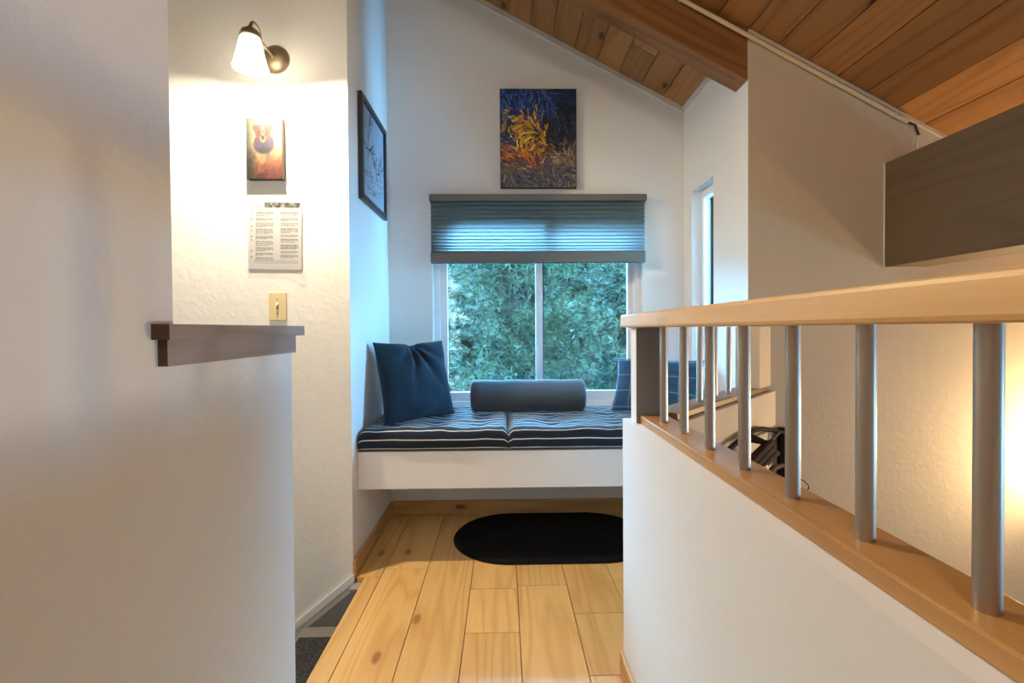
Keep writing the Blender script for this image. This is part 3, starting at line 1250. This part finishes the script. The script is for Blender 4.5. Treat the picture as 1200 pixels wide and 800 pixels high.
lo.location = (dx, YA, zr + .004)

# ------------------------------------------------------------------ window seat
ws = thing('window_seat', 'white painted box window seat built across the alcove', 'bench', (.19, 2.33, .341))
SF = 2.027
q = MB()
q.bbox(AL + .001, AR - .001, SF, SF + .02, .341, .503, .002)
rel(q.build('front_panel', M['white'], ws))
q = MB()
q.box(AL + .001, AR - .001, SF + .02, BACK - .001, .483, .503)
rel(q.build('seat_board', M['white'], ws))
q = MB()
q.box(AL + .001, AR - .001, BACK - .04, BACK - .001, .40, .483)
rel(q.build('wall_cleat', M['white'], ws))


def mattress(name, x0, x1, label, seed):
    """tufted mattress: rounded-rectangle section swept along x"""
    y0, y1, z0, z1 = SF - .012, BACK - .004, .5035, .602
    r = .034
    sec = []
    nseg = 6

    def arc(cy, cz, a0, a1):
        for k in range(nseg + 1):
            a = a0 + (a1 - a0) * k / nseg
            sec.append((cy + r * math.cos(a), cz + r * math.sin(a)))
    sec.append((y0 + .25, z0))
    arc(y0 + r, z0 + r, R(270), R(180))
    arc(y0 + r, z1 - r, R(180), R(90))
    for k in range(1, 40):
        sec.append((y0 + r + (y1 - y0 - 2 * r) * k / 40, z1))
    arc(y1 - r, z1 - r, R(90), R(0))
    arc(y1 - r, z0 + r, R(0), R(-90))
    s = [0]
    for a, b_ in zip(sec[:-1], sec[1:]):
        s.append(s[-1] + math.hypot(a[0] - b_[0], a[1] - b_[1]))
    nx = 90
    cx, cyy, czz = (x0 + x1) / 2, (y0 + y1) / 2, (z0 + z1) / 2
    tufts = [(x0 + (x1 - x0) * f, y0 + (y1 - y0) * g) for f in (.2, .5, .8) for g in (.22, .5, .78)]
    V, F, UVv = [], [], []
    ns = len(sec)
    for i in range(nx + 1):
        u = i / nx
        x_ = x0 + (x1 - x0) * u
        e = min(x_ - x0, x1 - x_)
        shrink = 1 - (max(0, .03 - e) / .03) ** 2.2 * .30
        for k, (yy, zz) in enumerate(sec):
            Y_ = cyy + (yy - cyy) * (1 - (1 - shrink) * .08)
            Z_ = z0 + (zz - z0) * shrink
            top = max(0, (zz - czz) / (z1 - czz))
            d_ = 0
            for (tx, ty) in tufts:
                dd = math.hypot(x_ - tx, (yy - ty))
                d_ += .016 * math.exp(-(dd / .055) ** 2)
            n_ = mnoise.noise(Vector((x_ * 7 + seed, yy * 9, zz * 9))) * .006 + mnoise.noise(Vector((x_ * 22 + seed, yy * 22, zz * 16))) * .0028
            Z_ = Z_ - d_ * top + n_ * (.35 + top) * (1 if zz > z0 + .01 else 0)
            fr = max(0, (y0 + .02 - yy) / .02)
            Y_ += fr * (mnoise.noise(Vector((x_ * 6 + seed, 3, zz * 10))) * .008)
            if zz > z0 + .005:
                Z_ = max(Z_, z0 + .003)
            V.append((x_, Y_, max(Z_, z0)))
            UVv.append((x_, s[k] + .012))
    for i in range(nx):
        for k in range(ns - 1):
            F.append((i * ns + k, i * ns + k + 1, (i + 1) * ns + k + 1, (i + 1) * ns + k))
    F.append(tuple(range(ns)))
    F.append(tuple(range(nx * ns, nx * ns + ns))[::-1])
    me = bpy.data.meshes.new(name)
    me.from_pydata(V, [], F)
    uvl = me.uv_layers.new(name='cloth')
    for lp in me.loops:
        uvl.data[lp.index].uv = UVv[lp.vertex_index]
    me.materials.append(M['ticking'])
    for p in me.polygons:
        p.use_smooth = len(p.vertices) == 4
    bm = bmesh.new()
    bm.from_mesh(me)
    bmesh.ops.recalc_face_normals(bm, faces=list(bm.faces))
    bm.to_mesh(me)
    bm.free()
    o = link(me, name)
    tag(o, label, 'cushion', 'seat cushions on the window seat')
    return o


mattress('seat_cushion', AL + .002, .018, 'navy pinstriped seat cushion under the plain navy pillow', 1.0)
mattress('seat_cushion', .018, AR - .002, 'navy pinstriped seat cushion next to the railing, under the plaid pillow', 9.0)


def pillow(name, w, h, thick, mat, Mx, label, crease=0.0, sag=0.0):
    """two puffed faces meeting in a seam; local x width, z height, -y front"""
    n = 64
    V, F, UV = [], [], []
    for side in (-1, 1):
        for i in range(n + 1):
            for j in range(n + 1):
                a, b_ = -1 + 2 * i / n, -1 + 2 * j / n
                # pulled-in sides, pointed corners
                px = a * (1 - .075 * (1 - abs(b_) ** 2.0) * 1)
                pz = b_ * (1 - .06 * (1 - abs(a) ** 2.0) * 1)
                f = max(0, (1 - a ** 2)) ** .42 * max(0, (1 - b_ ** 2)) ** .42
                t = thick / 2 * f
                t += f * (mnoise.noise(Vector((a * 2.2 + w * 9, b_ * 2.2, side * 3))) * .016)
                if crease and side == -1:
                    # folds fanning from the chopped top edge
                    for (ang_, dep, wd) in ((-1.12, 1.0, .045), (-1.78, .8, .04), (-2.35, .35, .07), (-.60, .55, .05)):
                        ox, oz = .02, 1.0
                        dxx, dzz = math.cos(ang_), math.sin(ang_)
                        al = (a - ox) * dxx + (b_ - oz) * dzz
                        ac = -(a - ox) * dzz + (b_ - oz) * dxx
                        if al > 0:
                            t -= crease * dep * math.exp(-(ac / (wd + .07 * al)) ** 2) * math.exp(-(al / .75) ** 2) * min(1, al / .12 + .4)
                if crease:
                    pz -= .055 * math.exp(-((a - .02) / .16) ** 2) * max(0, b_) ** 5
                pz -= sag * (1 - b_) * .0
                V.append(Mx @ Vector((px * w / 2, side * max(t, 0.0005 * (f > 0)), pz * h / 2)))
                UV.append((a * w / 2, b_ * h / 2))
    m_ = (n + 1) ** 2
    for sidx in (0, 1):
        for i in range(n):
            for j in range(n):
                q_ = [sidx * m_ + i * (n + 1) + j, sidx * m_ + (i + 1) * (n + 1) + j, sidx * m_ + (i + 1) * (n + 1) + j + 1, sidx * m_ + i * (n + 1) + j + 1]
                F.append(tuple(q_ if sidx == 0 else q_[::-1]))
    me = bpy.data.meshes.new(name)
    me.from_pydata(V, [], F)
    uvl = me.uv_layers.new(name='cloth')
    for lp in me.loops:
        uvl.data[lp.index].uv = UV[lp.vertex_index]
    me.materials.append(mat)
    bm = bmesh.new()
    bm.from_mesh(me)
    bmesh.ops.remove_doubles(bm, verts=list(bm.verts), dist=.0006)
    bmesh.ops.recalc_face_normals(bm, faces=list(bm.faces))
    for f in bm.faces:
        f.smooth = True
    bm.to_mesh(me)
    bm.free()
    return me


def frame_from(bl, br, up_hint, w, h, off=.0):
    """matrix whose local x runs bl->br, local z towards up_hint; origin at the centre"""
    ex = (br - bl).normalized()
    ez = (up_hint - (bl + br) / 2)
    ez = (ez - ex * ez.dot(ex)).normalized()
    ey = ez.cross(ex)
    c = (bl + br) / 2 + ez * (h / 2) + ey * off
    return Matrix((ex, ey, ez)).transposed().to_4x4(), c


def place_pillow(name, w, h, thick, mat, bl, br, up, label, crease=0.0):
    rm, c = frame_from(bl, br, up, w, h)
    me = pillow(name, w, h, thick, mat, Matrix.Identity(4), label, crease)
    o = link(me, name)
    o.matrix_world = Matrix.Translation(c) @ rm
    tag(o, label, 'pillow')
    return o


ZS = .597
place_pillow('throw_pillow', .405, .39, .13, M['navy'], Vector((-.535, 2.125, ZS - .002)), Vector((-.258, 2.405, ZS - .002)), Vector((-.465, 2.335, .97)), 'plain navy square pillow leaning against the alcove side wall', .050)
place_pillow('throw_pillow', .45, .29, .12, M['plaid'], Vector((.555, 2.435, ZS + .004)), Vector((.93, 2.19, ZS + .004)), Vector((.80, 2.40, .86)), 'blue plaid pillow leaning in the window seat corner behind the railing')

# bolster
q = MB()
prof = []
Lb, rb_ = .60, .083
for h_, r_ in ((0, 0), (0.0, .045), (0.001, .066), (.006, .078), (.016, rb_ + .001)):
    prof.append((r_, h_))
for k in range(1, 16):
    prof.append((rb_ + .0015 * math.sin(k * 1.3), .016 + (Lb - .032) * k / 16))
for h_, r_ in ((Lb - .016, rb_ + .001), (Lb - .006, .078), (Lb - .001, .066), (Lb, .045), (Lb, 0)):
    prof.append((r_, h_))
BM_ = Matrix.Rotation(R(90), 4, 'Y')
q.lathe(prof, 40, BM_)
bo_ = q.build('bolster_pillow', M['slate'])
bo_.location = (.126 - Lb / 2, 2.475, .597 + rb_ - .001)
tag(bo_, 'dark slate cylindrical bolster cushion in front of the window', 'pillow')

# oval rug
q = MB()
rc, half = .28, .205
cxr, cyr = .232, 2.312
ring = []
for k in range(33):
    a = R(-90) + math.pi * k / 32
    ring.append((cxr + half + rc * math.cos(a), cyr + rc * math.sin(a)))
for k in range(33):
    a = R(90) + math.pi * k / 32
    ring.append((cxr - half + rc * math.cos(a), cyr + rc * math.sin(a)))
# concentric braids
vs, fs = [], []
nr = 30
N = len(ring)
for i in range(nr + 1):
    s_ = i / nr
    for (xx, yy) in ring:
        # shrink towards the medial segment
        mx_ = min(max(xx, cxr - half), cxr + half)
        dx_, dy_ = xx - mx_, yy - cyr
        zz = .010 if i % 2 else .0125
        if i == 0:
            zz = .001
        f_ = 1 - s_ * .97
        vs.append((mx_ + dx_ * f_, cyr + dy_ * f_, zz))
for i in range(nr):
    for k in range(N):
        fs.append((i * N + k, i * N + (k + 1) % N, (i + 1) * N + (k + 1) % N, (i + 1) * N + k))
fs.append(tuple(nr * N + k for k in range(N)))
q.add(vs, fs, 0, False)
rg = q.build('oval_rug', M['rug'])
tag(rg, 'black braided oval rug on the pine floor before the seat', 'rug')

# ------------------------------------------------------------------ dark bronze bracket lamp beyond the railing
YB = FRONT
bl_ = thing('bracket_lamp', 'dark bronze bracket lamp with curved arms seen between the balusters', 'wall lamp', (1.13, FRONT, .55))


def P(px, py, Y):
    return atY(px, py, Y)


q = MB()
a0, a1 = P(915.5, 503, 1.88), P(929, 565, 1.88)
q.bbox(1.134, 1.134 + (a1.x - a0.x), 1.885, FRONT, a1.z - .25, a0.z, .006)
rel(q.build('back_plate', M['darkbronze'], bl_))
q = MB()
arc = [P(917, 507, 1.88), P(905, 503.5, 1.82), P(893, 502.5, 1.74), P(884, 504.5, 1.67), P(874, 510, 1.60), P(864, 518, 1.53), P(853, 527.5, 1.48)]
q.tube(arc, .0085, 8)
rel(q.build('hoop', M['darkbronze'], bl_))
q = MB()
q.tube([P(918, 508, 1.87), P(919, 525, 1.85), P(917, 540, 1.83), P(918, 556, 1.84), P(924, 578, 1.87)], [.014, .011, .010, .012, .015], 8)
rel(q.build('upright', M['darkbronze'], bl_))
q = MB()
q.tube([P(898, 519, 1.60), P(885, 514.5, 1.60), P(876, 512, 1.60)], [.008, .014, .016], 8)
rel(q.build('side_arm', M['darkbronze'], bl_))
q = MB()
q.tube([P(913, 506.5, 1.84), P(899, 521, 1.62)], .006, 8)
rel(q.build('cross_arm', M['brownblock'], bl_))
q = MB()
c0, c1 = P(905, 524, 1.60), P(882, 547, 1.55)
dirv = (c1 - c0).normalized()
sd = dirv.cross(Vector((0, 1, 0))).normalized()
up_ = sd.cross(dirv)
BMx = Matrix.Translation(c0) @ Matrix((sd, dirv, up_)).transposed().to_4x4()
ln_ = (c1 - c0).length
for k_ in (-1, 0, 1):
    q.bbox(k_ * .019 - .009, k_ * .019 + .009, -.004 * abs(k_), ln_ + .05, -.016, .016, .003, M=BMx)
q.bbox(-.026, .026, .01, ln_ + .04, -.011, .011, .002, M=BMx)
rel(q.build('lamp_body', M['brownblock'], bl_))
q = MB()
q.tube([P(917, 545, 1.82), P(907, 548, 1.66), P(902, 555, 1.62)], [.008, .010, .015], 8)
rel(q.build('knuckle', M['brownblock'], bl_))
q = MB()
q.tube([P(896.5, 545, 1.52), P(898, 550, 1.52)], .007, 10)
rel(q.build('thumb_screw', M['chrome'], bl_))
q = MB()
q.tube([P(932, 560, 1.88), P(938, 561, 1.87), P(943, 564, 1.87), P(947, 568, 1.87), P(948, 572, 1.87), P(945, 575, 1.87), P(940, 576.5, 1.87), P(934, 577, 1.88)], .0020, 6)
rel(q.build('wire_loop', M['darkbronze'], bl_))

# ------------------------------------------------------------------ lamps outside the frame: an added globe for fill, and the lower room's lamp
hl = thing('added_fill_lamp', 'unseen opal globe lamp added as fill light over the landing', 'added fill lamp', (-.05, -.75, 2.55))
q = MB()
q.tube([(0, 0, .12), (0, 0, roof(-.05) - 2.55)], .008, 8)
q.build('stem', M['bronze'], hl)
q = MB()
q.lathe([(0, .11), (.06, .10), (.10, .06), (.115, 0), (.10, -.06), (.06, -.10), (0, -.11)], 24)
q.build('globe', M['opal'], hl)
ld = bpy.data.lights.new('added_hall_fill', 'POINT')  # fill light of the added globe, no lamp known here
ld.energy = HALL_FILL_W
ld.color = (1.0, .95, .90)
ld.shadow_soft_size = .16
lo = bpy.data.objects.new('added_hall_fill', ld)
COL.objects.link(lo)
lo.parent = hl
lo.location = (0, 0, -.30)

l2 = thing('wall_sconce', 'warm lit glass wall sconce low on the tan wall', 'wall lamp', (2.45, FRONT, .25))
q = MB()
q.lathe([(0, .03), (.05, .02), (.06, 0)], 20, Matrix.Rotation(R(90), 4, 'X'))
q.build('backplate', M['bronze'], l2)
q = MB()
q.lathe([(.03, .0), (.06, .08), (.085, .16), (.082, .16), (.057, .08), (.027, 0)], 20, Matrix.Translation((0, -.12, 0)))
q.build('glass_shade', M['opal'], l2)
ld = bpy.data.lights.new('lower_light', 'POINT')
ld.energy = LOWER_W
ld.color = (1.0, .74, .42)
ld.shadow_soft_size = .06
lo = bpy.data.objects.new('lower_light', ld)
COL.objects.link(lo)
lo.parent = l2
lo.location = (0, -.16, .22)

# ------------------------------------------------------------------ outdoors: ground and trees
def leafmat(name, a, b_, rough=.6):
    m_ = NT(name)
    g_ = m_.n('ShaderNodeNewGeometry')
    n_ = m_.n('ShaderNodeTexNoise', Scale=2.5, Detail=3.0)
    m_.l(g_.outputs['Position'], n_.inputs['Vector'])
    m_.l(m_.mix(m_.mapr(n_.outputs[0], .35, .65), a, b_), m_.bsdf.inputs['Base Color'])
    m_.set('Roughness', rough)
    m_.set('Specular IOR Level', .2)
    return m_.mat


M['needle1'] = leafmat('pine_needles_green', (0.0040, 0.0085, 0.0036, 1), (0.021, 0.034, 0.013, 1))
M['needle2'] = leafmat('pine_needles_pale', (0.012, 0.018, 0.0095, 1), (0.036, 0.044, 0.022, 1))
M['needle3'] = leafmat('distant_leaves', (0.06, 0.055, 0.032, 1), (0.17, 0.12, 0.075, 1))
M['bark'] = plain('grey_bark', (0.018, 0.012, 0.009, 1), .9)
M['ground'] = leafmat('ground_cover', (0.015, 0.022, 0.010, 1), (0.05, 0.055, 0.026, 1))
GZ = -2.9
q = MB()
nn = 24
vs, fs = [], []
for i in range(nn + 1):
    for j in range(nn + 1):
        xx, yy = -26 + 52 * i / nn, 2.9 + 40 * j / nn
        vs.append((xx, yy, GZ + .3 * mnoise.noise(Vector((xx * .2, yy * .2, 0))) + max(0, yy - 14) * .30))
for i in range(nn):
    for j in range(nn):
        fs.append((i * (nn + 1) + j, (i + 1) * (nn + 1) + j, (i + 1) * (nn + 1) + j + 1, i * (nn + 1) + j + 1))
q.add(vs, fs, 0, True)
gr = q.build('ground', M['ground'])
gr['kind'] = 'structure'


def conifer(name, label, x, y, height, spread, nbr, mat, seed, needle=.11, tufts=16, z_min=-1.6, z_max=2.7, group=None, dens=26):
    r = np.random.default_rng(seed)
    t = thing(name, label, 'tree', (x, y, GZ), group='trees outside the window')
    if group:
        t['group'] = group
    q_ = MB()
    q_.tube([(0, 0, -.2), (.05, .02, height * .4), (.0, .05, z_max - GZ + .3)], [.11, .07, .015], 8)
    q_.build('trunk', M['bark'], t)
    bq = MB()
    cent, dirs = [], []
    for k in range(nbr):
        f = (k + .5) / nbr
        z0 = (z_min - GZ) + f * (z_max - z_min) + r.normal(0, .08)
        ln = spread * (1 - .45 * f) * r.uniform(.65, 1.08)
        az = k * 2.399 + r.normal(0, .3)
        p = np.array([0, 0, z0])
        d_ = np.array([math.cos(az), math.sin(az), r.uniform(-.05, .3)])
        pts_ = [p.copy()]
        ns = 9
        for s_ in range(ns):
            d_ = d_ + np.array([r.normal(0, .13), r.normal(0, .13), r.normal(-.01, .10)])
            d_ /= np.linalg.norm(d_)
            p = p + d_ * ln / ns
            pts_.append(p.copy())
            if s_ >= 1:
                for _ in range(int(tufts * (s_ + 1) / ns)):
                    o_ = r.normal(0, 1, 3) * np.array([.17, .17, .12])
                    cent.append(p + o_)
                    dd = d_ * .7 + o_ * 2.5 + np.array([0, 0, .35])
                    dirs.append(dd / np.linalg.norm(dd))
        bq.tube([tuple(a) for a in pts_], [.03 * (1 - i / (ns + 1)) + .004 for i in range(ns + 1)], 5, caps=False)
    bq.build('branch', M['bark'], t)['kind'] = 'stuff'
    C_ = np.array(cent)
    D_ = np.array(dirs)
    n_t = len(C_)
    k_ = dens
    nd = D_[:, None, :] * 1.0 + r.normal(0, .62, (n_t, k_, 3))
    nd /= np.linalg.norm(nd, axis=2, keepdims=True)
    ln = needle * r.uniform(.6, 1.15, (n_t, k_, 1))
    side = np.cross(nd, r.normal(0, 1, (n_t, k_, 3)))
    side /= np.linalg.norm(side, axis=2, keepdims=True)
    wd = needle * .045
    base = C_[:, None, :] + nd * .01
    a_ = base + side * wd
    b2 = base - side * wd
    tip = base + nd * ln
    V = np.stack([a_, b2, tip], 2).reshape(-1, 3).astype(np.float32)
    nf = n_t * k_
    me = bpy.data.meshes.new('foliage')
    me.vertices.add(nf * 3)
    me.vertices.foreach_set('co', V.ravel())
    me.loops.add(nf * 3)
    me.loops.foreach_set('vertex_index', np.arange(nf * 3, dtype=np.int32))
    me.polygons.add(nf)
    me.polygons.foreach_set('loop_start', np.arange(0, nf * 3, 3, dtype=np.int32))
    me.polygons.foreach_set('loop_total', np.full(nf, 3, dtype=np.int32))
    me.materials.append(mat)
    me.update()
    me.validate()
    o_ = link(me, 'foliage', t)
    o_['kind'] = 'stuff'
    return t


conifer('pine_tree', 'dark green pine tree filling the left window pane', .22, 5.1, 7.5, .74, 76, M['needle1'], 4, tufts=16, needle=.10)
conifer('pine_tree', 'pale bluish pine tree seen through the right window pane', 1.92, 5.6, 7.2, 1.05, 84, M['needle2'], 5, needle=.11, tufts=18, z_max=2.6)
conifer('pine_tree', 'pine tree standing behind and between the two nearer pines', 1.05, 9.2, 9.0, 1.75, 90, M['needle1'], 6, needle=.15, tufts=22, z_max=3.4)
conifer('leafy_tree', 'pale yellow green tree standing beyond the dark pine', -2.0, 9.8, 6.0, 1.3, 60, M['needle3'], 7, needle=.15, z_max=2.8, tufts=18)
conifer('pine_tree', 'hazy pine tree far behind the pale bluish pine', 4.3, 9.6, 9.0, 1.7, 84, M['needle2'], 8, needle=.18, tufts=20, z_max=3.6)
conifer('pine_tree', 'dark distant pine tree rising between the leafy tree and the farther pine', -.9, 14.0, 9.5, 2.0, 80, M['needle2'], 9, needle=.22, tufts=20, z_max=3.6)
conifer('pine_tree', 'distant pine tree rising between the hazy pine and the farther pine', 3.4, 14.2, 9.5, 2.0, 80, M['needle1'], 10, needle=.22, tufts=20, z_max=3.8)
